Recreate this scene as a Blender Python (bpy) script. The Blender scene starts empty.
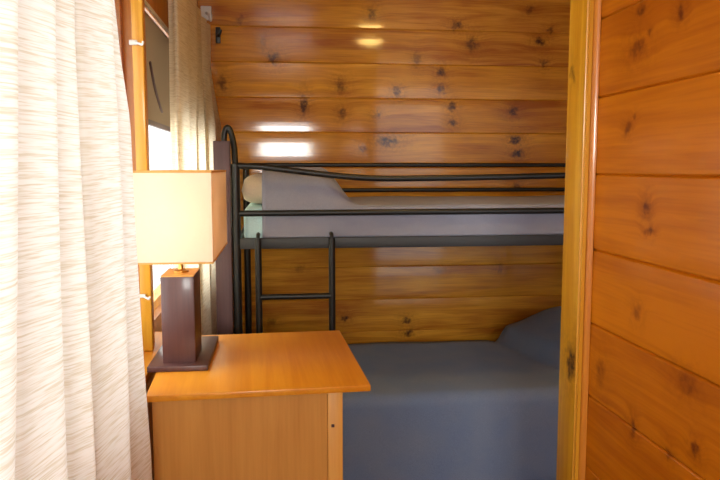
import bpy, bmesh, math, random
from mathutils import Vector, Matrix

random.seed(7)
sc = bpy.context.scene
COL = sc.collection

# ------------------------------------------------------------------ camera
EYE = Vector((0.0, 0.0, 1.50))
YAW, PITCH, F = math.radians(6.52), math.radians(5.87), 700.0
cam_d = bpy.data.cameras.new('camera')
cam_d.sensor_width = 36.0
cam_d.lens = 36.0 * F / 720.0
cam_d.clip_start = 0.02
cam = bpy.data.objects.new('camera', cam_d)
COL.objects.link(cam)
cam.location = EYE
cam.rotation_euler = (math.pi / 2 - PITCH, 0, -YAW)
sc.camera = cam
R3 = cam.rotation_euler.to_matrix()


def ray(px, py):
    return R3 @ Vector(((px - 360) / F, -(py - 240) / F, -1.0))


def aty(px, py, y):                     # the point at depth y seen there
    d = ray(px, py)
    return EYE + d * (y / d.y)


def atx(px, py, x):
    d = ray(px, py)
    return EYE + d * (x / d.x)


def atz(px, py, z):
    d = ray(px, py)
    return EYE + d * ((z - EYE.z) / d.z)


# ------------------------------------------------------------------ object helpers
def link(name, bm, mat, parent=None, smooth=False, base=None):
    """one mesh object from a bmesh given in world coordinates"""
    org = Vector((0, 0, 0))
    if parent is not None:
        p, org = parent, Vector((0, 0, 0))
        while p is not None:
            org = org + p.location
            p = p.parent
    if base is not None:
        org = org + (Vector(base) - org) if parent is None else org
    bmesh.ops.translate(bm, verts=bm.verts, vec=-org)
    bmesh.ops.recalc_face_normals(bm, faces=bm.faces)
    me = bpy.data.meshes.new(name)
    bm.to_mesh(me)
    bm.free()
    if smooth:
        for p in me.polygons:
            p.use_smooth = True
        if smooth != 'all':
            try:
                me.set_sharp_from_angle(angle=math.radians(40))
            except Exception:
                pass
    me.materials.append(mat)
    o = bpy.data.objects.new(name, me)
    COL.objects.link(o)
    if parent is not None:
        o.parent = parent
    elif base is not None:
        o.location = Vector(base)
    return o


def tag(o, label, cat, group=None):
    o['label'] = label
    o['category'] = cat
    if group:
        o['group'] = group
    return o


def thing(name, loc, label, cat, group=None):
    o = bpy.data.objects.new(name, None)
    o.empty_display_size = 0.1
    COL.objects.link(o)
    o.location = loc
    return tag(o, label, cat, group)


def struct(o):
    o['kind'] = 'structure'
    return o


def box(bm, x0, x1, y0, y1, z0, z1, bev=0.0, seg=2):
    b2 = bmesh.new()
    bmesh.ops.create_cube(b2, size=1.0)
    for v in b2.verts:
        v.co = Vector((x0 + (v.co.x + .5) * (x1 - x0), y0 + (v.co.y + .5) * (y1 - y0), z0 + (v.co.z + .5) * (z1 - z0)))
    if bev:
        bmesh.ops.bevel(b2, geom=list(b2.edges), offset=bev, segments=seg, profile=0.5, affect='EDGES')
    tmp = bpy.data.meshes.new('t')
    b2.to_mesh(tmp)
    b2.free()
    bm.from_mesh(tmp)
    bpy.data.meshes.remove(tmp)
    return bm


def bx(*a, **k):
    return box(bmesh.new(), *a, **k)


def smooth_path(pts, n=8):
    pts = [Vector(p) for p in pts]
    out = []
    for i in range(len(pts) - 1):
        p0 = pts[max(i - 1, 0)]
        p1, p2 = pts[i], pts[i + 1]
        p3 = pts[min(i + 2, len(pts) - 1)]
        for k in range(n):
            t = k / n
            out.append(0.5 * ((2 * p1) + (p2 - p0) * t + (2 * p0 - 5 * p1 + 4 * p2 - p3) * t * t + (3 * p1 - p0 - 3 * p2 + p3) * t ** 3))
    out.append(pts[-1])
    return out


def tube(bm, pts, r, n=14):
    pts = [Vector(p) for p in pts]
    rings = []
    prev = None
    for i, p in enumerate(pts):
        a = pts[max(i - 1, 0)]
        b = pts[min(i + 1, len(pts) - 1)]
        t = (b - a).normalized()
        if prev is None:
            ref = Vector((0, 0, 1)) if abs(t.z) < .9 else Vector((1, 0, 0))
            u = t.cross(ref).normalized()
        else:
            u = (prev - t * prev.dot(t)).normalized()
        prev = u
        w = t.cross(u)
        rings.append([bm.verts.new(p + (u * math.cos(2 * math.pi * k / n) + w * math.sin(2 * math.pi * k / n)) * r) for k in range(n)])
    for i in range(len(rings) - 1):
        for k in range(n):
            bm.faces.new((rings[i][k], rings[i][(k + 1) % n], rings[i + 1][(k + 1) % n], rings[i + 1][k]))
    bm.faces.new(rings[0][::-1])
    bm.faces.new(rings[-1])
    return bm


def tb(pts, r, n=14):
    return tube(bmesh.new(), pts, r, n)


def lathe(bm, prof, c, n=24):
    """prof: (radius, z) list about the vertical through c"""
    rings = []
    for r, z in prof:
        rings.append([bm.verts.new((c[0] + r * math.cos(2 * math.pi * k / n), c[1] + r * math.sin(2 * math.pi * k / n), c[2] + z)) for k in range(n)])
    for i in range(len(rings) - 1):
        for k in range(n):
            bm.faces.new((rings[i][k], rings[i][(k + 1) % n], rings[i + 1][(k + 1) % n], rings[i + 1][k]))
    bm.faces.new(rings[0][::-1])
    bm.faces.new(rings[-1])
    return bm


# ------------------------------------------------------------------ materials
def srgb(r, g, b):
    def f(c):
        c /= 255.0
        return c / 12.92 if c <= .04045 else ((c + .055) / 1.055) ** 2.4
    return (f(r), f(g), f(b), 1.0)


class NT:
    def __init__(self, name):
        self.m = bpy.data.materials.new(name)
        self.m.use_nodes = True
        self.t = self.m.node_tree
        self.t.nodes.clear()
        self.out = self.n('ShaderNodeOutputMaterial')

    def n(self, typ, **kw):
        nd = self.t.nodes.new(typ)
        for k, v in kw.items():
            setattr(nd, k, v)
        return nd

    def l(self, a, b):
        self.t.links.new(a, b)

    def set(self, sock, v):
        if hasattr(v, 'is_output'):
            self.l(v, sock)
        else:
            sock.default_value = v

    def math(self, op, a, b=0.0, c=None):
        nd = self.n('ShaderNodeMath', operation=op)
        self.set(nd.inputs[0], a)
        self.set(nd.inputs[1], b)
        if c is not None:
            self.set(nd.inputs[2], c)
        return nd.outputs[0]

    def mapr(self, v, a, b, c, d, smooth=True):
        nd = self.n('ShaderNodeMapRange')
        nd.interpolation_type = 'SMOOTHSTEP' if smooth else 'LINEAR'
        self.set(nd.inputs[0], v)
        for i, x in enumerate((a, b, c, d)):
            self.set(nd.inputs[i + 1], x)
        return nd.outputs[0]

    def mix(self, f, a, b, mode='MIX'):
        nd = self.n('ShaderNodeMix', data_type='RGBA', blend_type=mode)
        self.set(nd.inputs[0], f)
        self.set(nd.inputs[6], a)
        self.set(nd.inputs[7], b)
        return nd.outputs[2]

    def noise(self, vec, scale, detail=3.0, rough=.55, dist=0.0):
        nd = self.n('ShaderNodeTexNoise')
        nd.inputs['Scale'].default_value = scale
        nd.inputs['Detail'].default_value = detail
        nd.inputs['Roughness'].default_value = rough
        nd.inputs['Distortion'].default_value = dist
        if vec is not None:
            self.l(vec, nd.inputs['Vector'])
        return nd.outputs['Fac']

    def comb(self, x, y, z):
        nd = self.n('ShaderNodeCombineXYZ')
        for i, v in enumerate((x, y, z)):
            self.set(nd.inputs[i], v)
        return nd.outputs[0]

    def princ(self, col, rough, bump=None, bstr=.1, bdist=.002, **kw):
        p = self.n('ShaderNodeBsdfPrincipled')
        self.set(p.inputs['Base Color'], col)
        self.set(p.inputs['Roughness'], rough)
        for k, v in kw.items():
            self.set(p.inputs[k], v)
        if bump is not None:
            b = self.n('ShaderNodeBump')
            b.inputs['Strength'].default_value = bstr
            b.inputs['Distance'].default_value = bdist
            self.l(bump, b.inputs['Height'])
            self.l(b.outputs[0], p.inputs['Normal'])
        self.l(p.outputs[0], self.out.inputs['Surface'])
        return p


def wood(name, light, dark, grain='X', pitch=None, z0=0.0, knots=(), rough=.32, coat=.5, coatr=.14, vary=.35, streak=1.0, spec=.5, knotcol=(52, 17, 5), kwarp=.06):
    """grain along one axis; across = the vertical (or X when the grain is vertical); knots = (u, v, ru, rv, depth)"""
    N = NT(name)
    tc = N.n('ShaderNodeTexCoord')
    sp = N.n('ShaderNodeSeparateXYZ')
    N.l(tc.outputs['Object'], sp.inputs[0])
    X, Y, Z = sp.outputs
    if grain == 'X':
        u, v, w = X, Z, Y
    elif grain == 'Y':
        u, v, w = Y, Z, X
    elif grain == 'ZY':
        u, v, w = Z, Y, X
    else:
        u, v, w = Z, X, Y
    rnd = None
    if pitch:
        idn = N.math('FLOOR', N.math('DIVIDE', N.math('SUBTRACT', v, z0), pitch))
        wn = N.n('ShaderNodeTexWhiteNoise', noise_dimensions='1D')
        N.l(idn, wn.inputs['W'])
        rnd = wn.outputs['Value']
        u2 = N.math('ADD', u, N.math('MULTIPLY', idn, 3.71))
    else:
        u2 = u
    # warp the figure around the knots
    if knots:
        kw = N.n('ShaderNodeTexNoise')
        kw.inputs['Scale'].default_value = 34.0
        kw.inputs['Detail'].default_value = 3.0
        N.l(tc.outputs['Object'], kw.inputs['Vector'])
        ks = N.n('ShaderNodeSeparateXYZ')
        N.l(kw.outputs['Color'], ks.inputs[0])
        uk = N.math('ADD', u, N.math('MULTIPLY', N.math('SUBTRACT', ks.outputs[0], .5), kwarp))
        vk = N.math('ADD', v, N.math('MULTIPLY', N.math('SUBTRACT', ks.outputs[1], .5), kwarp))
    kmask = None
    halo = None
    for (ku, kv, ru, rv, dep) in knots:
        a = N.math('DIVIDE', N.math('SUBTRACT', uk, ku), ru * 1.35)
        b = N.math('DIVIDE', N.math('SUBTRACT', vk, kv), rv * 1.3)
        d = N.math('SQRT', N.math('ADD', N.math('MULTIPLY', a, a), N.math('MULTIPLY', b, b)))
        k = N.math('MULTIPLY', N.mapr(d, .25, 1.25, 1.0, 0.0), dep)
        h = N.math('MULTIPLY', N.mapr(d, .4, 3.6, 1.0, 0.0), dep)
        kmask = k if kmask is None else N.math('MAXIMUM', kmask, k)
        halo = h if halo is None else N.math('MAXIMUM', halo, h)
    vv = v
    if halo is not None:
        vv = N.math('ADD', v, N.math('MULTIPLY', halo, .02))
    g1 = N.noise(N.comb(N.math('MULTIPLY', u2, 1.1), N.math('MULTIPLY', vv, 19.0), N.math('MULTIPLY', w, 19.0)), 1.0, 4.0, .6, .9)
    g2 = N.noise(N.comb(N.math('MULTIPLY', u2, 5.0), N.math('MULTIPLY', vv, 150.0), N.math('MULTIPLY', w, 150.0)), 1.0, 2.0)
    g3 = N.noise(N.comb(N.math('MULTIPLY', u2, 2.2), N.math('MULTIPLY', vv, 5.0), N.math('MULTIPLY', w, 5.0)), 1.0, 2.0)
    f = N.math('ADD', N.math('MULTIPLY', N.mapr(g1, .3, .72, 0, 1), .62 * streak), N.math('MULTIPLY', N.mapr(g2, .35, .7, 0, 1), .2 * streak))
    f = N.math('ADD', f, N.math('MULTIPLY', N.mapr(g3, .35, .7, 0, 1), .3 * streak))
    if rnd is not None:
        f = N.math('ADD', f, N.math('MULTIPLY', N.math('SUBTRACT', rnd, .5), vary))
    nd = N.n('ShaderNodeClamp')
    N.l(f, nd.inputs[0])
    col = N.mix(nd.outputs[0], srgb(*light), srgb(*dark))
    if kmask is not None:
        kn = N.noise(N.comb(u, v, w), 60.0, 3.0)
        km = N.math('MULTIPLY', kmask, N.mapr(kn, .25, .6, .55, 1.0))
        col = N.mix(N.math('MULTIPLY', N.math('MULTIPLY', halo, .5), N.mapr(kn, .4, .6, .3, 1.0)), col, srgb(*[int(c * .8) for c in dark]))
        col = N.mix(km, col, srgb(*knotcol))
    if pitch:
        wav = N.noise(N.comb(N.math('MULTIPLY', u2, 4.0), N.math('MULTIPLY', v, 9.0), N.math('MULTIPLY', w, 9.0)), 1.0, 2.0)
        hgt_ = N.math('ADD', N.math('MULTIPLY', g2, .12), N.math('MULTIPLY', wav, 5.0))
    else:
        hgt_ = N.math('MULTIPLY', g2, .06)
    N.princ(col, rough, bump=hgt_, bstr=1.0, bdist=.001, **{'Coat Weight': coat, 'Coat Roughness': coatr, 'Specular IOR Level': spec})
    return N.m


def plain(name, c, rough=.5, metal=0.0, spec=.5, bumpscale=None, bstr=.2, coat=0.0):
    N = NT(name)
    tc = N.n('ShaderNodeTexCoord')
    n1 = N.noise(tc.outputs['Object'], 30.0, 3.0)
    col = N.mix(N.math('MULTIPLY', n1, .25), srgb(*c), srgb(*[int(x * .75) for x in c]))
    b = N.noise(tc.outputs['Object'], bumpscale, 2.0) if bumpscale else None
    N.princ(col, rough, bump=b, bstr=bstr, Metallic=metal, **{'Specular IOR Level': spec, 'Coat Weight': coat})
    return N.m


def fabric(name, c, c2, weave=420.0, sheen=.3, rough=.9, big=6.0):
    N = NT(name)
    tc = N.n('ShaderNodeTexCoord')
    n1 = N.noise(tc.outputs['Object'], big, 4.0)
    n2 = N.noise(tc.outputs['Object'], weave, 2.0)
    col = N.mix(N.mapr(n1, .3, .7, 0, 1), srgb(*c), srgb(*c2))
    col = N.mix(N.math('MULTIPLY', N.mapr(n2, .35, .65, 0, 1), .3), col, srgb(*[int(x * .65) for x in c]))
    N.princ(col, rough, bump=n2, bstr=.35, bdist=.002, **{'Sheen Weight': sheen, 'Specular IOR Level': .2})
    return N.m


def curtain_mat(name, base, line, transl=.5):
    """cream cloth with short slubbed weft threads running across it (UV: u along the cloth in m, v up in m)"""
    N = NT(name)
    tc = N.n('ShaderNodeTexCoord')
    sp = N.n('ShaderNodeSeparateXYZ')
    N.l(tc.outputs['UV'], sp.inputs[0])
    u, v = sp.outputs[0], sp.outputs[1]
    a = N.noise(N.comb(N.math('MULTIPLY', u, 9.0), N.math('MULTIPLY', v, 210.0), 0.0), 1.0, 2.0, .6)
    b = N.noise(N.comb(N.math('MULTIPLY', u, 12.0), N.math('MULTIPLY', v, 300.0), 3.0), 1.0, 2.0, .6)
    f = N.math('MAXIMUM', N.math('MULTIPLY', N.mapr(a, .46, .72, 0, 1), .62), N.math('MULTIPLY', N.mapr(b, .48, .68, 0, 1), .6))
    col = N.mix(f, srgb(*base), srgb(*line))
    d = N.n('ShaderNodeBsdfDiffuse')
    N.l(col, d.inputs[0])
    t = N.n('ShaderNodeBsdfTranslucent')
    N.l(col, t.inputs[0])
    mx = N.n('ShaderNodeMixShader')
    mx.inputs[0].default_value = transl
    N.l(d.outputs[0], mx.inputs[1])
    N.l(t.outputs[0], mx.inputs[2])
    N.l(mx.outputs[0], N.out.inputs['Surface'])
    return N.m


def shade_mat(name, c, edge):
    N = NT(name)
    tc = N.n('ShaderNodeTexCoord')
    n = N.noise(tc.outputs['Object'], 160.0, 3.0)
    col = N.mix(N.math('MULTIPLY', n, .2), srgb(*c), srgb(*edge))
    d = N.n('ShaderNodeBsdfDiffuse')
    N.l(col, d.inputs[0])
    t = N.n('ShaderNodeBsdfTranslucent')
    N.l(col, t.inputs[0])
    mx = N.n('ShaderNodeMixShader')
    mx.inputs[0].default_value = .35
    N.l(d.outputs[0], mx.inputs[1])
    N.l(t.outputs[0], mx.inputs[2])
    N.l(mx.outputs[0], N.out.inputs['Surface'])
    return N.m


def glass_mat(name):
    N = NT(name)
    tr = N.n('ShaderNodeBsdfTransparent')
    tr.inputs[0].default_value = (.93, .95, .95, 1)
    gl = N.n('ShaderNodeBsdfGlossy')
    gl.inputs['Roughness'].default_value = .02
    fr = N.n('ShaderNodeFresnel')
    fr.inputs[0].default_value = 1.3
    mx = N.n('ShaderNodeMixShader')
    N.l(N.math('MULTIPLY', fr.outputs[0], .6), mx.inputs[0])
    N.l(tr.outputs[0], mx.inputs[1])
    N.l(gl.outputs[0], mx.inputs[2])
    N.l(mx.outputs[0], N.out.inputs['Surface'])
    return N.m


def emit_mat(name, c, s):
    N = NT(name)
    e = N.n('ShaderNodeEmission')
    e.inputs[0].default_value = c
    e.inputs[1].default_value = s
    N.l(e.outputs[0], N.out.inputs['Surface'])
    return N.m


# ------------------------------------------------------------------ the place (metres)
YB = 4.18            # panelled wall behind the bunk
XL = -.45            # window wall
XR = .828             # panelled wall on the right
YJ = 1.79            # where the right wall ends at the door jamb
YF = -1.70           # wall behind the photographer
XE = 2.35            # far end of the bunk room
ZC = 2.60            # ceiling
PB = .2012           # board width, back wall
PR = .200

zb0 = aty(420, 133, YB).z            # one seam of the back wall
zr0 = atx(600, 97, XR).z             # one seam of the right wall


def kb(px, py, ru=.022, rv=.018, dep=.9):
    p = aty(px, py, YB)
    return (p.x, p.z, ru, rv, dep)


def kr(px, py, ru=.014, rv=.012, dep=.8):
    p = atx(px, py, XR)
    return (p.y, p.z, ru, rv, dep)


knots_back = [kb(274, 58, .03, .03, .8), kb(263, 42, .02, .05, .35), kb(341, 86, .026, .035, .6), kb(397, 92, .02, .025, .8), kb(441, 72, .02, .025, .9),
              kb(441, 89, .02, .025, .9), kb(304, 106, .018, .05, .9), kb(342, 113, .018, .03, .7), kb(378, 115, .02, .022, .7),
              kb(452, 106, .02, .025, .9), kb(453, 123, .022, .022, .9), kb(513, 111, .024, .024, .9), kb(387, 141, .05, .022, 1),
              kb(363, 149, .02, .018, .7), kb(516, 140, .03, .024, 1), kb(518, 153, .03, .022, 1), kb(540, 42, .03, .02, .9),
              kb(544, 63, .02, .018, .8), kb(472, 44, .03, .04, .7), kb(457, 26, .03, .022, .8), kb(372, 14, .022, .03, .7),
              kb(417, 60, .02, .04, .5), kb(222, 84, .022, .04, .7), kb(550, 30, .02, .02, .6), kb(240, 20, .02, .02, .5),
              kb(407, 321, .022, .018, .8), kb(408, 333, .024, .02, .9), kb(345, 318, .02, .016, .9), kb(272, 322, .022, .018, .5),
              kb(516, 187, .03, .02, .7), kb(440, 270, .04, .02, .4), kb(500, 268, .02, .02, .5), kb(300, 268, .03, .02, .35), kb(530, 10, .02, .02, .5)]
knots_right = [kr(641, 10), kr(681, 12, .012, .012), kr(650, 32, .010, .008, .6), kr(637, 48, .03, .02, .65), kr(628, 128, .012, .010, .7),
               kr(635, 117, .008, .007, .5), kr(646, 208, .012, .016, .9), kr(649, 232, .012, .008, .9), kr(637, 312, .016, .016, .5),
               kr(632, 427, .012, .018, .8), kr(695, 449, .012, .014, .9), kr(668, 452, .012, .012, .6), kr(687, 385, .03, .02, .5), kr(600, 372, .02, .03, .5)]

M = {}
M['back'] = wood('pine_panelling_back', (230, 164, 48), (168, 94, 16), 'X', PB, zb0, knots_back, rough=.5, coat=.6, coatr=.09, vary=.3, spec=.1)
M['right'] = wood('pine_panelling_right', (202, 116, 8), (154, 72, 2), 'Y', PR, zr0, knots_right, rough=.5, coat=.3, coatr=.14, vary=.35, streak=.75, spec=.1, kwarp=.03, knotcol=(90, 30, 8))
M['plainwall'] = wood('pine_panelling_plain', (200, 125, 48), (150, 80, 24), 'Y', .2, 0, (), vary=.3)
M['trim'] = wood('honey_trim', (234, 174, 50), (206, 138, 28), 'Z', rough=.4, coat=.3)
M['bead'] = wood('honey_bead', (224, 146, 48), (200, 116, 30), 'Z', rough=.35, coat=.7, coatr=.12)
M['oldtrim'] = wood('amber_trim', (216, 140, 36), (176, 96, 16), 'Z', rough=.4, coat=.4)
M['dresser'] = wood('golden_oak_top', (222, 148, 38), (198, 118, 20), 'Y', rough=.4, spec=.25, coat=.25, coatr=.2, streak=.8)
M['dresser_v'] = wood('golden_oak_panel', (206, 146, 66), (182, 120, 46), 'Z', rough=.45, coat=.15, streak=.9)
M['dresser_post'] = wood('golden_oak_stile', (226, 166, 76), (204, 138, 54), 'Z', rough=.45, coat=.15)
M['walnut'] = wood('dark_walnut', (92, 56, 52), (62, 34, 32), 'Z', rough=.42, coat=.2)
M['mauve'] = wood('bed_post_brown', (96, 72, 78), (70, 50, 56), 'Z', rough=.5, coat=.15)
M['black'] = plain('black_steel', (26, 28, 28), .42, .0, .5, 300, .05)
M['rail'] = plain('charcoal_steel_rail', (52, 55, 58), .5, .0, .5, 300, .05)
M['brass'] = plain('brass', (205, 160, 80), .3, 1.0)
M['spread'] = fabric('slate_bedspread', (118, 136, 170), (128, 142, 168), 380.0, .15)
M['blanket'] = fabric('grey_blue_blanket', (152, 156, 176), (162, 164, 180), 380.0, .2)
M['sheet'] = fabric('pale_blue_sheet', (196, 238, 244), (206, 240, 244), 380.0, .1)
M['pillow'] = fabric('beige_pillowcase', (232, 214, 184), (238, 224, 198), 380.0, .1)
M['curtain'] = curtain_mat('cream_slub_curtain', (246, 245, 241), (204, 190, 156), .22)
M['curtain2'] = curtain_mat('beige_slub_curtain', (238, 226, 200), (198, 178, 138), .48)
M['shade'] = shade_mat('cream_shade', (252, 234, 210), (240, 216, 184))
M['shade_trim'] = plain('tan_shade_edging', (214, 160, 84), .8)
M['blind'] = curtain_mat('taupe_blind', (158, 142, 122), (138, 120, 98), .5)
M['white'] = plain('white_plastic', (228, 224, 216), .4)
M['ceiling'] = wood('ceiling_boards', (214, 164, 96), (190, 136, 70), 'Y', .12, 0, (), rough=.45, coat=.2)
M['floor'] = wood('floor_boards', (150, 98, 54), (112, 66, 32), 'Y', rough=.4, coat=.3)
M['glass'] = glass_mat('window_glass')
M['bulb'] = emit_mat('warm_bulb', (1, .9, .76, 1), 10.0)
M['dome'] = emit_mat('lit_ceiling_dome', (1, .66, .2, 1), 40.0)


# ------------------------------------------------------------------ room shell
def board_profile(za, zb, z0, p, sag=.0014, groove=.0035):
    """(z, offset into the wall) down a wall of crowned boards meeting in v-grooves"""
    pts = []
    k = math.floor((za - z0) / p)
    while z0 + k * p < zb:
        a = z0 + k * p
        for t in (-1, -.975, -.95, -.9, -.8, -.65, -.4, -.15, .15, .4, .65, .8, .9, .95, .975):
            z = a + (t + 1) / 2 * p
            off = sag * abs(t) ** 3
            if abs(t) > .985:
                off += groove * 1.0
            elif abs(t) > .96:
                off += groove * .25
            if za <= z <= zb:
                pts.append((z, off))
        k += 1
    if pts[0][0] > za:
        pts.insert(0, (za, 0.0))
    pts.append((zb, 0.0))
    return pts


def boarded(name, mat, p0, p1, inward, za, zb, z0, p, thick=.07, sag=.0014, groove=.0035):
    """panelled wall from p0 to p1 (x, y) with its face on that line; inward points into the room"""
    bm = bmesh.new()
    prof = board_profile(za, zb, z0, p, sag, groove)
    n = Vector((inward[0], inward[1], 0))
    A, B = Vector((p0[0], p0[1], 0)), Vector((p1[0], p1[1], 0))
    va = [bm.verts.new(A - n * o + Vector((0, 0, z))) for z, o in prof]
    vb = [bm.verts.new(B - n * o + Vector((0, 0, z))) for z, o in prof]
    for i in range(len(prof) - 1):
        bm.faces.new((va[i], vb[i], vb[i + 1], va[i + 1]))
    ba = [bm.verts.new(A - n * thick + Vector((0, 0, z))) for z in (za, zb)]
    bb = [bm.verts.new(B - n * thick + Vector((0, 0, z))) for z in (za, zb)]
    bm.faces.new((ba[0], ba[1], bb[1], bb[0]))
    bm.faces.new([va[0], vb[0], bb[0], ba[0]])
    bm.faces.new([va[-1], vb[-1], bb[1], ba[1]])
    bm.faces.new(va + [ba[1], ba[0]])
    bm.faces.new(vb + [bb[1], bb[0]])
    return struct(link(name, bm, mat))


struct(link('floor', bx(XL - .1, XE + .1, YF - .1, YB + .1, -.08, 0), M['floor']))
struct(link('ceiling', bx(XL - .1, XE + .1, YF - .1, YB + .1, ZC, ZC + .08), M['ceiling']))
boarded('wall_back', M['back'], (XL, YB), (XE, YB), (0, -1), 0, ZC, zb0, PB)
boarded('wall_right', M['right'], (XR, YF), (XR, YJ + .04), (-1, 0), 0, ZC, zr0, PR, sag=.002, groove=.006)
struct(link('wall_end', bx(XE, XE + .08, YF, YB, 0, ZC), M['plainwall']))

# window wall: one mesh around two openings
W1 = (.35, 2.13)
W2 = (2.26, 3.75)
WZ0, WZ1 = .96, 2.045
bm = bmesh.new()
T = .09
box(bm, XL - T, XL, YF, YB, 0, WZ0)
box(bm, XL - T, XL, YF, YB, WZ1, ZC)
box(bm, XL - T, XL, YF, W1[0], WZ0, WZ1)
box(bm, XL - T, XL, W1[1], W2[0], WZ0, WZ1)
box(bm, XL - T, XL, W2[1], YB, WZ0, WZ1)
struct(link('wall_left', bm, M['plainwall']))

# wall behind the photographer with a daylit window
FW = (-.30, .46, 1.54, 1.98)
bm = bmesh.new()
box(bm, XL, XR + .1, YF - .08, YF, 0, FW[2])
box(bm, XL, XR + .1, YF - .08, YF, FW[3], ZC)
box(bm, XL, FW[0], YF - .08, YF, FW[2], FW[3])
box(bm, FW[1], XR + .1, YF - .08, YF, FW[2], FW[3])
struct(link('wall_front', bm, M['plainwall']))


def window(name, plane, a0, a1, z0, z1, axis, m, bars=()):
    """frame of four bars in the opening with its pane as a child"""
    w, d = .035, .045
    bm = bmesh.new()
    rects = [(a0, a1, z0, z0 + w), (a0, a1, z1 - w, z1), (a0, a0 + w, z0 + w, z1 - w), (a1 - w, a1, z0 + w, z1 - w)]
    rects += [(b - .012, b + .012, z0 + w, z1 - w) for b in bars]
    for (b0, b1, c0, c1) in rects:
        if axis == 'Y':
            box(bm, plane - d, plane, b0, b1, c0, c1)
        else:
            box(bm, b0, b1, plane - d, plane, c0, c1)
    fr = struct(link(name, bm, m))
    g = .02
    bm = bmesh.new()
    if axis == 'Y':
        box(bm, plane - g - .004, plane - g, a0 + w, a1 - w, z0 + w, z1 - w)
    else:
        box(bm, a0 + w, a1 - w, plane - g - .004, plane - g, z0 + w, z1 - w)
    link('window_pane', bm, M['glass'], fr)
    return fr


window('window_1', XL - .03, W1[0], W1[1], WZ0, WZ1, 'Y', M['trim'])
window('window_2', XL - .03, W2[0], W2[1], WZ0, WZ1, 'Y', M['trim'])
window('window_3', YF - .02, FW[0], FW[1], FW[2], FW[3], 'X', M['white'], bars=(.14,))

ZS = .948          # window board level with the dresser top
# casing post between the two windows: amber reveal and honey front lip
bm = bx(XL - .02, -.400, 2.16, 2.24, ZS, ZC)
struct(link('trim_1', bm, M['oldtrim']))
struct(link('trim_2', bx(-.421, -.388, 2.135, 2.158, ZS, ZC, bev=.004), M['trim'], smooth=True))
struct(link('trim_3', bx(XL, -.362, 1.74, 2.40, ZS - .03, ZS - .001, bev=.004), M['dresser'], smooth=True))
# head casing above window 2
struct(link('trim_4', bx(XL, XL + .018, 2.26, 3.9, WZ1 - .01, WZ1 + .10, bev=.003), M['oldtrim'], smooth=True))
struct(link('trim_8', bx(XL + .018, XL + .026, 2.26, 3.9, WZ1 - .016, WZ1 - .004), M['white']))

# door jamb at the end of the right wall
jx0 = aty(581.5, 240, YJ).x
jx2 = XR - .021
post_knot = aty(567, 368, YJ)
M['jamb'] = wood('honey_jamb', (226, 172, 44), (194, 130, 20), 'ZY', knots=[(post_knot.z, YJ + .045, .042, .026, 1.0), (post_knot.z + .8, YJ + .09, .02, .012, .6)], rough=.45, coat=.15, spec=.2)
struct(link('trim_5', bx(jx0 + .001, XR, YJ + .004, YJ + .125, 0, ZC, bev=.002), M['jamb'], smooth=True))
struct(link('trim_6', bx(jx0, jx2 - .001, YJ - .014, YJ + .0035, 0, ZC, bev=.006, seg=4), M['trim'], smooth=True))
bm = bmesh.new()
n = 10
x0, y0, r = XR, YJ - .012, XR - jx2 - .002
ring = [(XR - .0005, YJ - .0005)] + [(XR - .0005 - r * math.sin(math.pi / 2 * k / n), YJ - .0005 - r * math.cos(math.pi / 2 * k / n)) for k in range(n + 1)]
lo = [bm.verts.new((a, b, 0)) for a, b in ring]
hi = [bm.verts.new((a, b, ZC)) for a, b in ring]
for i in range(len(ring)):
    j = (i + 1) % len(ring)
    bm.faces.new((lo[i], lo[j], hi[j], hi[i]))
bm.faces.new(lo)
bm.faces.new(hi)
struct(link('trim_7', bm, M['bead'], smooth=True))


# ------------------------------------------------------------------ curtains
def curtain(name, mat, rows, ztop, zbot, label, amp, nz=60, sub=22, group=None, base=None):
    """rows: function t(0 top..1 bottom) -> list of (x, y) valley points along the cloth; cloth bulges into the room between them"""
    bm = bmesh.new()
    uvl = bm.loops.layers.uv.new('UVMap')
    grid, uvs = [], []
    for j in range(nz + 1):
        t = j / nz
        z = ztop + (zbot - ztop) * t
        val = rows(t)
        line = []
        for i in range(len(val) - 1):
            (xa, ya), (xb, yb) = val[i], val[i + 1]
            w = yb - ya
            for k in range(sub):
                s = k / sub
                h = max(0.0, math.sin(math.pi * (1 - (1 - s) ** 1.35))) ** .9
                a = min(amp, .62 * abs(w)) * (1 + .12 * math.sin(5 * t + i * 2.1))
                yy = ya + w * (s - .34 * math.exp(-((s - .15) / .085) ** 2) * min(1.0, s * 12) * (.8 + .2 * math.sin(2.3 * t + i)))
                line.append(Vector((xa + (xb - xa) * s + a * h, yy, z)))
        line.append(Vector((val[-1][0], val[-1][1], z)))
        grid.append([bm.verts.new(p) for p in line])
        uu, acc = [], 0.0
        for i, p in enumerate(line):
            if i:
                acc += (p - line[i - 1]).length
            uu.append((acc, z + .006 * math.sin(acc * 9)))
        uvs.append(uu)
    for j in range(nz):
        for i in range(len(grid[0]) - 1):
            f = bm.faces.new((grid[j][i], grid[j][i + 1], grid[j + 1][i + 1], grid[j + 1][i]))
            idx = ((j, i), (j, i + 1), (j + 1, i + 1), (j + 1, i))
            for lp, (a, b) in zip(f.loops, idx):
                lp[uvl].uv = uvs[a][b]
    o = link(name, bm, mat, smooth='all', base=base)
    return tag(o, label, 'curtain', group)


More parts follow.
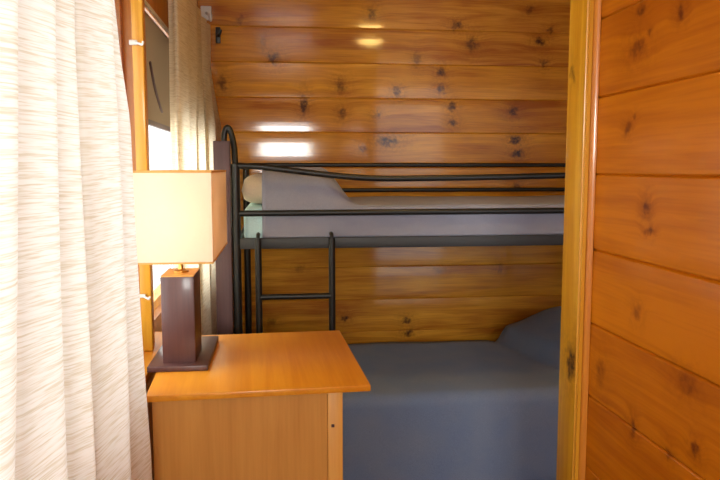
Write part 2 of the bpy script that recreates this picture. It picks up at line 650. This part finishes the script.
def near_rows(t):
    z = 2.20 + (.03 - 2.20) * t
    # edge of the cloth leans into the room lower down
    xs = -.352 + .045 * max(0, min(1, (1.75 - z) / .9))
    top = [(-420, 0), (-250, 0), (-110, 0), (-40, 0), (22, 0), (63, 0), (85, 0), (113, 0), (123, 0)]
    bot = [(-420, 480), (-250, 480), (-110, 480), (-40, 480), (46, 480), (92, 480), (108, 480), (136, 480), (160, 480)]
    out = []
    for (p0, q0), (p1, q1) in zip(top, bot):
        a, b = atx(p0, q0, -.352), atx(p1, q1, -.307)
        k = (a.z - z) / (a.z - b.z)
        k = max(-.2, min(1.15, k))
        out.append((xs - .07, a.y + (b.y - a.y) * k))
    return out


curtain('window_curtain', M['curtain'], near_rows, 2.20, .03,
        'cream slub curtain glowing with daylight, hanging in front of the dresser in the left foreground', 0.09, base=(-.35, 1.0, .03))


def far_rows(t):
    z = 2.20 + (.05 - 2.20) * t
    e = max(0.0, min(1.0, (1.98 - z) / .25))
    ys = []
    for p_top, p_low in ((171, 170), (182, 179), (190, 189), (196, 199), (199, 208), (202, 216)):
        px = p_top + (p_low - p_top) * e + 2.5
        ys.append(atx(px, 100, -.375).y)
    return [(-.385, y) for y in ys]


curtain('window_curtain', M['curtain2'], far_rows, 2.20, .05,
        'beige slub curtain hanging in the far corner behind the lamp, beside the bunk post', .05, base=(-.38, 3.0, .05))

for (ya, yb, lab) in ((.1, 1.72, 'thin white curtain rod carrying the near cream curtain above the picture'),
                      (2.32, 3.95, 'thin white curtain rod carrying the beige far curtain above the picture')):
    t_ = thing('curtain_rod', (XL, ya, 2.21), lab, 'curtain rod')
    link('rod', tb([(-.395, ya, 2.214), (-.395, yb, 2.214)], .009), M['white'], t_, smooth=True)
    for yy in (ya + .03, yb - .03):
        link('bracket', bx(XL, -.395, yy - .008, yy + .008, 2.206, 2.222), M['white'], t_)

# taupe blind drawn halfway down window 2
bl = thing('window_blind', (XL + .01, 2.9, 1.6), 'taupe blind lowered halfway over the window behind the lamp', 'blind')
zbl = atx(160, 124, XL + .004).z
link('blind_cloth', bx(XL + .003, XL + .006, 2.265, 3.74, zbl, WZ1 - .02), M['blind'], bl)
link('bottom_bar', bx(XL + .0015, XL + .0115, 2.265, 3.74, zbl - .018, zbl), M['mauve'], bl)
# folded cord hanging across it
p = [atx(150, 62, XL + .012), atx(155, 88, XL + .012), atx(160, 106, XL + .012), atx(162, 112, XL + .012)]
link('pull_cord', tb(smooth_path(p, 4), .0045, 8), M['mauve'], bl, smooth=True)

# little hooks
def hook(px, py, ax, m, label, size=.018):
    if ax == 'X':
        c = atx(px, py, -.372)
    else:
        c = aty(px, py, 2.134)
    t_ = thing('curtain_hook', c, label, 'hook')
    s = size
    link('hook_plate', bx(c.x - s * .9, c.x + s * .4, c.y - .006, c.y, c.z - s * .35, c.z + s * .45, bev=.002), m, t_, smooth=True)
    link('hook_arm', tb(smooth_path([(c.x, c.y - .004, c.z), (c.x + s * .7, c.y - .016, c.z - s * .2), (c.x + s * 1.3, c.y - .02, c.z - s * .4), (c.x + s * 1.5, c.y - .02, c.z + s * .1)], 5), .0035, 8), m, t_, smooth=True)
    return t_


hook(135, 43, 'Y', M['white'], 'small white hook high on the amber casing post beside the near curtain')
hook(144, 296, 'Y', M['white'], 'small white hook low on the casing post, under the lampshade', .014)
c = aty(206, 13, 4.165)
t_ = thing('curtain_hook', c, 'white hook on the board wall at the top of the far curtain', 'hook')
link('hook_plate', bx(c.x - .03, c.x + .03, c.y, c.y + .012, c.z - .04, c.z + .04, bev=.005), M['white'], t_, smooth=True)
link('hook_arm', tb(smooth_path([(c.x, c.y, c.z), (c.x + .02, c.y - .04, c.z - .02), (c.x + .03, c.y - .05, c.z - .05), (c.x + .03, c.y - .06, c.z - .02)], 5), .008, 8), M['white'], t_, smooth=True)
c = aty(218, 35, 4.165)
t_ = thing('curtain_hook', c, 'black hook on the board wall just right of the far curtain', 'hook')
link('hook_plate', bx(c.x - .014, c.x + .014, c.y, c.y + .012, c.z - .045, c.z + .045, bev=.004), M['black'], t_, smooth=True)
link('hook_arm', tb(smooth_path([(c.x, c.y, c.z), (c.x + .01, c.y - .05, c.z - .01), (c.x + .02, c.y - .06, c.z + .02)], 5), .009, 8), M['black'], t_, smooth=True)

# ------------------------------------------------------------------ dresser
ZT = EYE.z - .55
A = atz(371, 385, ZT)                  # front right corner of the top
Bk = atz(342, 330, ZT)                 # back right corner
fy, by_ = A.y, Bk.y
tx1 = A.x
TURN = math.radians(2.6)
tx0 = -.330
px1 = aty(343, 430, fy + .02).x        # right face of the carcass
sx0 = aty(328, 430, fy + .02).x
d = thing('bedside_dresser', (0, (fy + by_) / 2, 0), 'golden wood dresser with overhanging top, standing between near curtain and bed', 'dresser')
link('dresser_top', bx(tx0, tx1, fy, by_, ZT - .017, ZT, bev=.003), M['dresser'], d, smooth=True)
link('side_panel', bx(tx0 + .012, sx0 - .001, fy + .022, fy + .04, .06, ZT - .018), M['dresser_v'], d)
s_ = link('corner_stile', bx(sx0, px1, fy + .018, fy + .06, 0, ZT - .018, bev=.002), M['dresser_post'], d, smooth=True)
c = aty(333, 425, fy + .018)
link('screw_cap', bx(c.x - .004, c.x + .004, fy + .0155, fy + .0185, c.z - .004, c.z + .004, bev=.001), M['walnut'], s_)
link('corner_stile', bx(sx0, px1, by_ - .07, by_ - .03, 0, ZT - .018, bev=.002), M['dresser_post'], d, smooth=True)
link('back_panel', bx(tx0 + .012, sx0 - .001, by_ - .045, by_ - .03, .06, ZT - .018), M['dresser_v'], d)
zz = [.08, .335, .59, ZT - .022]
for i in range(3):
    dr = link('drawer', bx(px1 - .03, px1 - .006, fy + .064, by_ - .074, zz[i], zz[i + 1] - .006, bev=.002), M['dresser_v'], d, smooth=True)
    zc = (zz[i] + zz[i + 1]) / 2
    for q in (.33, .67):
        yy = fy + (by_ - fy) * q
        link('drawer_knob', tb([(px1 - .007, yy, zc), (px1 + .004, yy, zc)], .011, 12), M['dresser_post'], dr, smooth=True)

piv = Vector((A.x, A.y, 0))
d.location = piv + Matrix.Rotation(TURN, 3, 'Z') @ (d.location - piv)
d.rotation_euler.z = TURN

# ------------------------------------------------------------------ lamp
# base plate
b0 = atz(147, 373, ZT)
b1 = atz(208, 371, ZT)
b2 = atz(217, 343, ZT)
bx0, bx1 = b0.x, b1.x
bf, bb = (b0.y + b1.y) / 2, min(b2.y + .03, by_ - .03)
PT = .016
lamp = thing('table_lamp', ((bx0 + bx1) / 2, (bf + bb) / 2, ZT), 'table lamp with cream box shade and dark brown block base on the dresser', 'lamp')
link('lamp_base', bx(bx0, bx1, bf, bb, ZT + .0005, ZT + PT, bev=.002), M['walnut'], lamp, smooth=True)
w0 = atz(162.5, 364, ZT + PT)
w1 = atz(196, 362, ZT + PT)
yf = (w0.y + w1.y) / 2
ztop = aty(180, 277, yf).z
yb2 = yf + .15
bw0, bw1 = w0.x, w1.x
link('lamp_column', bx(bw0, bw1, yf, yb2, ZT + PT, ztop, bev=.002), M['walnut'], lamp, smooth=True)
cx, cy = (bw0 + bw1) / 2, (yf + yb2) / 2
link('column_glow', bx(bw0 + .001, bw1 - .001, yf + .001, yb2 - .001, ztop, ztop + .003), M['dresser_post'], lamp)  # thin added plate, its golden colour paints the bulb glow on the column top
ztop += .003
# neck, socket, bulb
sf = bf + .005                                  # front plane of the shade
s0, s1 = aty(133.5, 171, sf), aty(213, 170, sf)
sb_ = aty(214, 262, sf)
sh_t, sh_b = s0.z, aty(175, 264, sf).z
sx0_, sx1_ = s0.x - .010, .5 * (s1.x + sb_.x) - .004
# depth so that the far right edge lands where it is seen
sy1 = sf + .52
cap = link('lamp_neck', lathe(bmesh.new(), [(.022, 0), (.022, .004), (.008, .008), (.006, .02), (.006, .05), (.015, .054), (.016, .10), (.012, .104)], (cx, cy, ztop + .0005), 20), M['brass'], lamp, smooth=True)
link('light_bulb', lathe(bmesh.new(), [(.010, 0), (.014, .012), (.026, .035), (.030, .055), (.024, .078), (.010, .09), (.002, .092)], (cx, cy, ztop + .105), 18), M['bulb'], lamp, smooth=True)
scx, scy = (sx0_ + sx1_) / 2, (sf + sy1) / 2


def shell(bm, x0, x1, y0, y1, z0, z1, t):
    outer = [(x0, y0), (x1, y0), (x1, y1), (x0, y1)]
    inner = [(x0 + t, y0 + t), (x1 - t, y0 + t), (x1 - t, y1 - t), (x0 + t, y1 - t)]
    V = [[bm.verts.new((a, b, z)) for a, b in ring] for ring, z in ((outer, z0), (outer, z1), (inner, z1), (inner, z0))]
    for a in range(4):
        A_, B_ = V[a], V[(a + 1) % 4]
        for k in range(4):
            j = (k + 1) % 4
            bm.faces.new((A_[k], A_[j], B_[j], B_[k]))
    return bm


sh = link('lamp_shade', shell(bmesh.new(), sx0_, sx1_, sf, sy1, sh_b, sh_t, .003), M['shade'], lamp)
bm = bmesh.new()
shell(bm, sx0_ - .001, sx1_ + .001, sf - .001, sy1 + .001, sh_t - .005, sh_t + .001, .005)
link('shade_edging', bm, M['shade_trim'], sh)
bm = bmesh.new()
shell(bm, sx0_ - .001, sx1_ + .001, sf - .001, sy1 + .001, sh_b - .001, sh_b + .004, .005)
link('shade_edging', bm, M['shade_trim'], sh)
bm = bmesh.new()
zz_ = ztop + .085
tube(bm, [(sx0_ + .004, cy, sh_t - .02), (cx - .018, cy, sh_t - .02)], .002, 8)
tube(bm, [(cx + .018, cy, sh_t - .02), (sx1_ - .004, cy, sh_t - .02)], .002, 8)
tube(bm, smooth_path([(cx - .018, cy, sh_t - .02), (cx - .036, cy, ztop + .15), (cx - .014, cy, ztop + .09)], 6), .002, 8)
tube(bm, smooth_path([(cx + .018, cy, sh_t - .02), (cx + .036, cy, ztop + .15), (cx + .014, cy, ztop + .09)], 6), .002, 8)
link('shade_carrier', bm, M['brass'], lamp, smooth=True)


# ------------------------------------------------------------------ bunk bed
FY, KY = 3.07, 4.04
XA, XB = aty(237, 260, FY).x, 1.78
bunk = thing('bunk_bed', ((XA + XB) / 2, (FY + KY) / 2, 0), 'black steel bunk bed with ladder standing along the pine board wall', 'bunk bed')
BK = M['black']


def zf(px, py):
    return aty(px, py, FY).z


def zk(px, py):
    return aty(px, py, KY).z


z_rail0, z_rail1 = zf(400, 247), zf(400, 236.5)
# posts
ptop = zf(236, 164)
link('post', tb([(XA, FY, 0), (XA, FY, ptop)], .019), BK, bunk, smooth=True)
for (x, y) in ((XA, KY), (XB, FY), (XB, KY)):
    link('post', tb([(x, y, 0), (x, y, ptop)], .019), BK, bunk, smooth=True)
# broad brown board post clamped outside the front post
mx0, mx1 = aty(214.5, 200, FY).x, aty(231, 200, FY).x
link('post_board', bx(mx0, mx1, FY - .02, FY + .03, 0, aty(222, 141, FY).z, bev=.004), M['mauve'], bunk, smooth=True)
# hoop rising from it to the steel post
h = [aty(224, 142, FY + .03), aty(224.5, 133, FY + .03), aty(227.5, 127.5, FY + .03), aty(231, 133, FY + .03), aty(234, 147, FY + .02), Vector((XA, FY, ptop))]
link('end_hoop', tb(smooth_path(h, 6), .013), BK, bunk, smooth=True)
# end frames: rails across the depth
for x in (XA, XB):
    for z in (zf(400, 242), .305, ptop - .01):
        link('end_rail', tb([(x, FY, z), (x, KY, z)], .014), BK, bunk, smooth=True)
# side rails (angle steel)
for y0_, y1_ in ((FY - .012, FY + .018), (KY - .018, KY + .012)):
    link('side_rail', bx(XA - .01, XB, y0_, y1_, z_rail0, z_rail1, bev=.004), M['rail'], bunk, smooth=True)
    link('side_rail', bx(XA - .01, XB, y0_, y1_, .28, .33, bev=.004), M['rail'], bunk, smooth=True)
# slatted deck
bm = bmesh.new()
for k in range(13):
    xx = XA + .08 + k * (XB - XA - .16) / 12
    box(bm, xx - .03, xx + .03, FY + .018, KY - .018, z_rail0 + .012, z_rail0 + .024)
link('deck_slats', bm, M['mauve'], bunk)
bm = bmesh.new()
for k in range(13):
    xx = XA + .08 + k * (XB - XA - .16) / 12
    box(bm, xx - .03, xx + .03, FY + .018, KY - .018, .312, .324)
link('deck_slats', bm, M['mauve'], bunk)
# front guard rails: the top one swoops down from the post
pts = [(XA, FY, zf(236, 165.5)), aty(262, 167, FY), aty(300, 171.5, FY), aty(340, 176, FY), aty(380, 178.5, FY), aty(440, 178, FY), aty(500, 177, FY), aty(560, 175.5, FY)]
pts += [Vector((XB - .3, FY, pts[-1].z)), Vector((XB, FY, ptop))]
link('guard_rail', tb(smooth_path(pts, 6), .0135), BK, bunk, smooth=True)
link('guard_rail', tb([(XA, FY, zf(236, 213.5)), (XB, FY, zf(400, 211.5))], .0135), BK, bunk, smooth=True)
# back guard rails
link('guard_rail', tb([(XA, KY, zk(400, 165)), (XB, KY, zk(400, 165))], .012), BK, bunk, smooth=True)
link('guard_rail', tb([(XA, KY, zk(400, 190)), (XB, KY, zk(400, 190))], .012), BK, bunk, smooth=True)
# ladder hooked on the front rail
lad = link('ladder', tb([(0, 0, 0), (0, 0, .001)], .0001, 3), BK, bunk) if False else None
LY = FY - .046
lx0, lx1 = aty(258.5, 270, LY).x, aty(332, 270, LY).x
ladder = link('ladder', tube(tb([(lx0, LY, .0), (lx0, LY, z_rail1 + .004)], .0145), [(lx1, LY, .0), (lx1, LY, z_rail1 + .004)], .0145), BK, bunk, smooth=True)
zr = aty(295, 296.5, LY).z
for k in range(-2, 2):
    z = zr + k * .24 if k < 1 else None
    if z and z > .05:
        link('ladder_rung', tb([(lx0, LY, z), (lx1, LY, z)], .0125), BK, ladder, smooth=True)
for x in (lx0, lx1):
    link('ladder_hook', tb(smooth_path([(x, LY, z_rail1), (x, LY + .008, z_rail1 + .016), (x, FY, z_rail1 + .018), (x, FY + .026, z_rail1 + .012)], 5), .008, 10), BK, ladder, smooth=True)


# ------------------------------------------------------------------ bedding
def cushion(bm, x0, x1, y0, y1, z0, z1, e=.35, nx=40, ny=20):
    """soft pillow form"""
    def hgt(a, b):
        return max(0.0, (1 - abs(a) ** 3.2)) ** e * max(0.0, (1 - abs(b) ** 3.2)) ** e
    zc, hz = (z0 + z1) / 2, (z1 - z0) / 2
    top, bot = [], []
    for i in range(nx + 1):
        a = -1 + 2 * i / nx
        rt, rb = [], []
        for j in range(ny + 1):
            b = -1 + 2 * j / ny
            x, y = (x0 + x1) / 2 + a * (x1 - x0) / 2, (y0 + y1) / 2 + b * (y1 - y0) / 2
            hh = hgt(a, b)
            edge = i in (0, nx) or j in (0, ny)
            vt = bm.verts.new((x, y, zc + hz * hh))
            rt.append(vt)
            rb.append(vt if edge else bm.verts.new((x, y, zc - hz * hh)))
        top.append(rt)
        bot.append(rb)
    for i in range(nx):
        for j in range(ny):
            bm.faces.new((top[i][j], top[i + 1][j], top[i + 1][j + 1], top[i][j + 1]))
            f = (bot[i][j], bot[i][j + 1], bot[i + 1][j + 1], bot[i + 1][j])
            try:
                bm.faces.new(f)
            except ValueError:
                pass
    return bm


def cover(bm, x0, x1, yf_, yb_, ztop_f, drop, bulge, rad=.04, nx=90, wrink=.003, wave=.006):
    """cloth lying on a bed: profile runs from the back edge over the top and down the front; closed thin sheet"""
    prof = []
    for k in range(14):
        prof.append((yb_ + (yf_ + rad - yb_) * k / 14, 0.0, 1.0))
    for k in range(9):
        a = math.pi / 2 * k / 8
        prof.append((yf_ + rad - rad * math.sin(a), -rad + rad * math.cos(a), 1.0 - k / 8))
    for k in range(1, 10):
        prof.append((yf_, -rad - (drop - rad) * k / 9, 0.0))
    th = .006
    rows, rows2 = [], []
    for i in range(nx + 1):
        x = x0 + (x1 - x0) * i / nx
        r1, r2 = [], []
        for k, (y, dz, m) in enumerate(prof):
            w = (1 - m) * wave * math.sin(x * 17 + 1.3 * math.sin(x * 5)) * min(1.0, max(0, -dz - rad) / .2)
            z = ztop_f + dz + bulge(x, y) * m + wrink * m * math.sin(x * 9 + y * 6) * math.sin(y * 11 - x * 3)
            r1.append(bm.verts.new((x, y - .004 + w, z)))
            if dz == 0:
                r2.append(bm.verts.new((x, y, z - th)))
            else:
                q = -dz / rad if k < 23 else 1
                r2.append(bm.verts.new((x, y + th * min(1, q) + w, z - th * max(0, 1 - q))))
        rows.append(r1)
        rows2.append(r2)
    n = len(prof)
    for i in range(nx):
        for k in range(n - 1):
            bm.faces.new((rows[i][k], rows[i + 1][k], rows[i + 1][k + 1], rows[i][k + 1]))
            bm.faces.new((rows2[i][k], rows2[i][k + 1], rows2[i + 1][k + 1], rows2[i + 1][k]))
        bm.faces.new((rows[i][0], rows2[i][0], rows2[i + 1][0], rows[i + 1][0]))
        bm.faces.new((rows[i][-1], rows[i + 1][-1], rows2[i + 1][-1], rows2[i][-1]))
    for rr, ss in ((rows[0], rows2[0]), (rows[-1], rows2[-1])):
        for k in range(n - 1):
            bm.faces.new((rr[k], rr[k + 1], ss[k + 1], ss[k]))
    return bm


def ss(a, b, x):
    t = max(0.0, min(1.0, (x - a) / (b - a)))
    return t * t * (3 - 2 * t)


# upper mattress, pillow and blanket
zdeck = z_rail0 + .025
zmt = aty(450, 205, FY + .02).z - .006
o = link('mattress', bx(XA + .03, XB - .03, FY + .024, KY - .03, zdeck, zmt, bev=.025, seg=4), M['sheet'], smooth=True)
tag(o, 'pale blue sheeted mattress lying on the upper bunk', 'mattress')
xbl = aty(262, 205, FY + .02).x
xhi = aty(342, 180, FY + .3).x
pzt = aty(300, 169, FY + .35).z
o = link('pillow', cushion(bmesh.new(), XA + .022, xbl + .24, FY + .055, KY - .06, zmt + .001, pzt - .02, e=.2), M['pillow'], smooth='all')
tag(o, 'beige pillow at the left end of the upper bunk, half under the grey blanket', 'pillow')


def bul_up(x, y):
    b = (1 - ss(xbl + .26, xhi + .06, x)) * ss(FY + .0, FY + .09, y)
    return b * (pzt - zmt)


o = link('blanket', cover(bmesh.new(), xbl, XB - .04, FY + .018, KY - .03, zmt + .008, zmt - z_rail1 + .012, bul_up, rad=.03, wave=.0), M['blanket'], smooth='all')
tag(o, 'grey blue blanket over the upper bunk mattress', 'blanket')

# lower mattress, pillow and bedspread
zlo = aty(420, 341, KY).z
o = link('mattress', bx(XA + .03, XB - .03, FY + .03, KY - .03, .326, zlo - .012, bev=.02, seg=3), M['sheet'], smooth=True)
tag(o, 'mattress of the lower bunk hidden under the slate blue bedspread', 'mattress')
xp0 = aty(500, 334, 3.95).x
pz = aty(545, 315, 3.8).z
o = link('pillow', cushion(bmesh.new(), xp0 + .32, XB - .08, FY + .36, KY - .08, zlo - .010, pz - .05, e=.5), M['pillow'], smooth='all')
tag(o, 'pillow covered by the slate blue bedspread at the right end of the lower bunk', 'pillow')


def bul_lo(x, y):
    xe = xp0 + (3.95 - y) * .22
    b = (.45 * ss(xe, xe + .08, x) + .55 * ss(xe + .02, xe + .42, x)) * ss(FY + .08, FY + .34, y)
    crease = -.012 * math.exp(-((x - xe) / .025) ** 2) * ss(FY + .1, FY + .3, y)
    return b * (pz - zlo) + crease


o = link('bedspread', cover(bmesh.new(), XA + .03, XB - .04, FY - .022, KY - .03, zlo + .004, zlo - .012, bul_lo, rad=.06, wrink=.004, wave=.004), M['spread'], smooth='all')
tag(o, 'slate blue bedspread over the lower bunk, hanging down its front', 'bedspread')

# ------------------------------------------------------------------ ceiling lamp of the bunk room (mirrored in the varnish)
cl = thing('ceiling_lamp', (.76, 2.45, ZC), 'round ceiling lamp glowing amber over the foot of the bunk, above the picture', 'lamp')
link('lamp_plate', lathe(bmesh.new(), [(.11, -.02), (.11, -.001)], (.76, 2.45, ZC), 28), M['white'], cl, smooth=True)
link('lamp_dome', lathe(bmesh.new(), [(.02, -.085), (.06, -.075), (.09, -.05), (.1, -.021)], (.76, 2.45, ZC), 28), M['dome'], cl, smooth=True)


# ------------------------------------------------------------------ light
def area(name, loc, rot, sx, sy, power, col):
    ld = bpy.data.lights.new(name, 'AREA')
    ld.shape = 'RECTANGLE'
    ld.size, ld.size_y = sx, sy
    ld.energy = power
    ld.color = col
    o = bpy.data.objects.new(name, ld)
    COL.objects.link(o)
    o.location = loc
    o.rotation_euler = rot
    return o


PI = math.pi
# daylight standing in the window openings
area('daylight_behind', ((FW[0] + FW[1]) / 2, YF - .12, (FW[2] + FW[3]) / 2), (PI / 2, 0, 0), FW[1] - FW[0], FW[3] - FW[2], 60, (1, .97, .92))
area('daylight_window', (XL - .25, (W1[0] + W1[1]) / 2, (WZ0 + WZ1) / 2), (0, -PI / 2, 0), WZ1 - WZ0, W1[1] - W1[0], 15, (1, .98, .95))
area('daylight_window_far', (XL - .25, (W2[0] + W2[1]) / 2, (WZ0 + WZ1) / 2), (0, -PI / 2, 0), WZ1 - WZ0, W2[1] - W2[0], 17, (1, .98, .95))

w = bpy.data.worlds.new('sky')
sc.world = w
w.use_nodes = True
nt = w.node_tree
bg = nt.nodes['Background']
bg.inputs[0].default_value = (.95, .98, 1, 1)
bg.inputs[1].default_value = 2.6

sc.view_settings.view_transform = 'Standard'
sc.view_settings.look = 'None'
sc.view_settings.gamma = 1.0
sc.view_settings.use_curve_mapping = False
sc.view_settings.exposure = 0.45
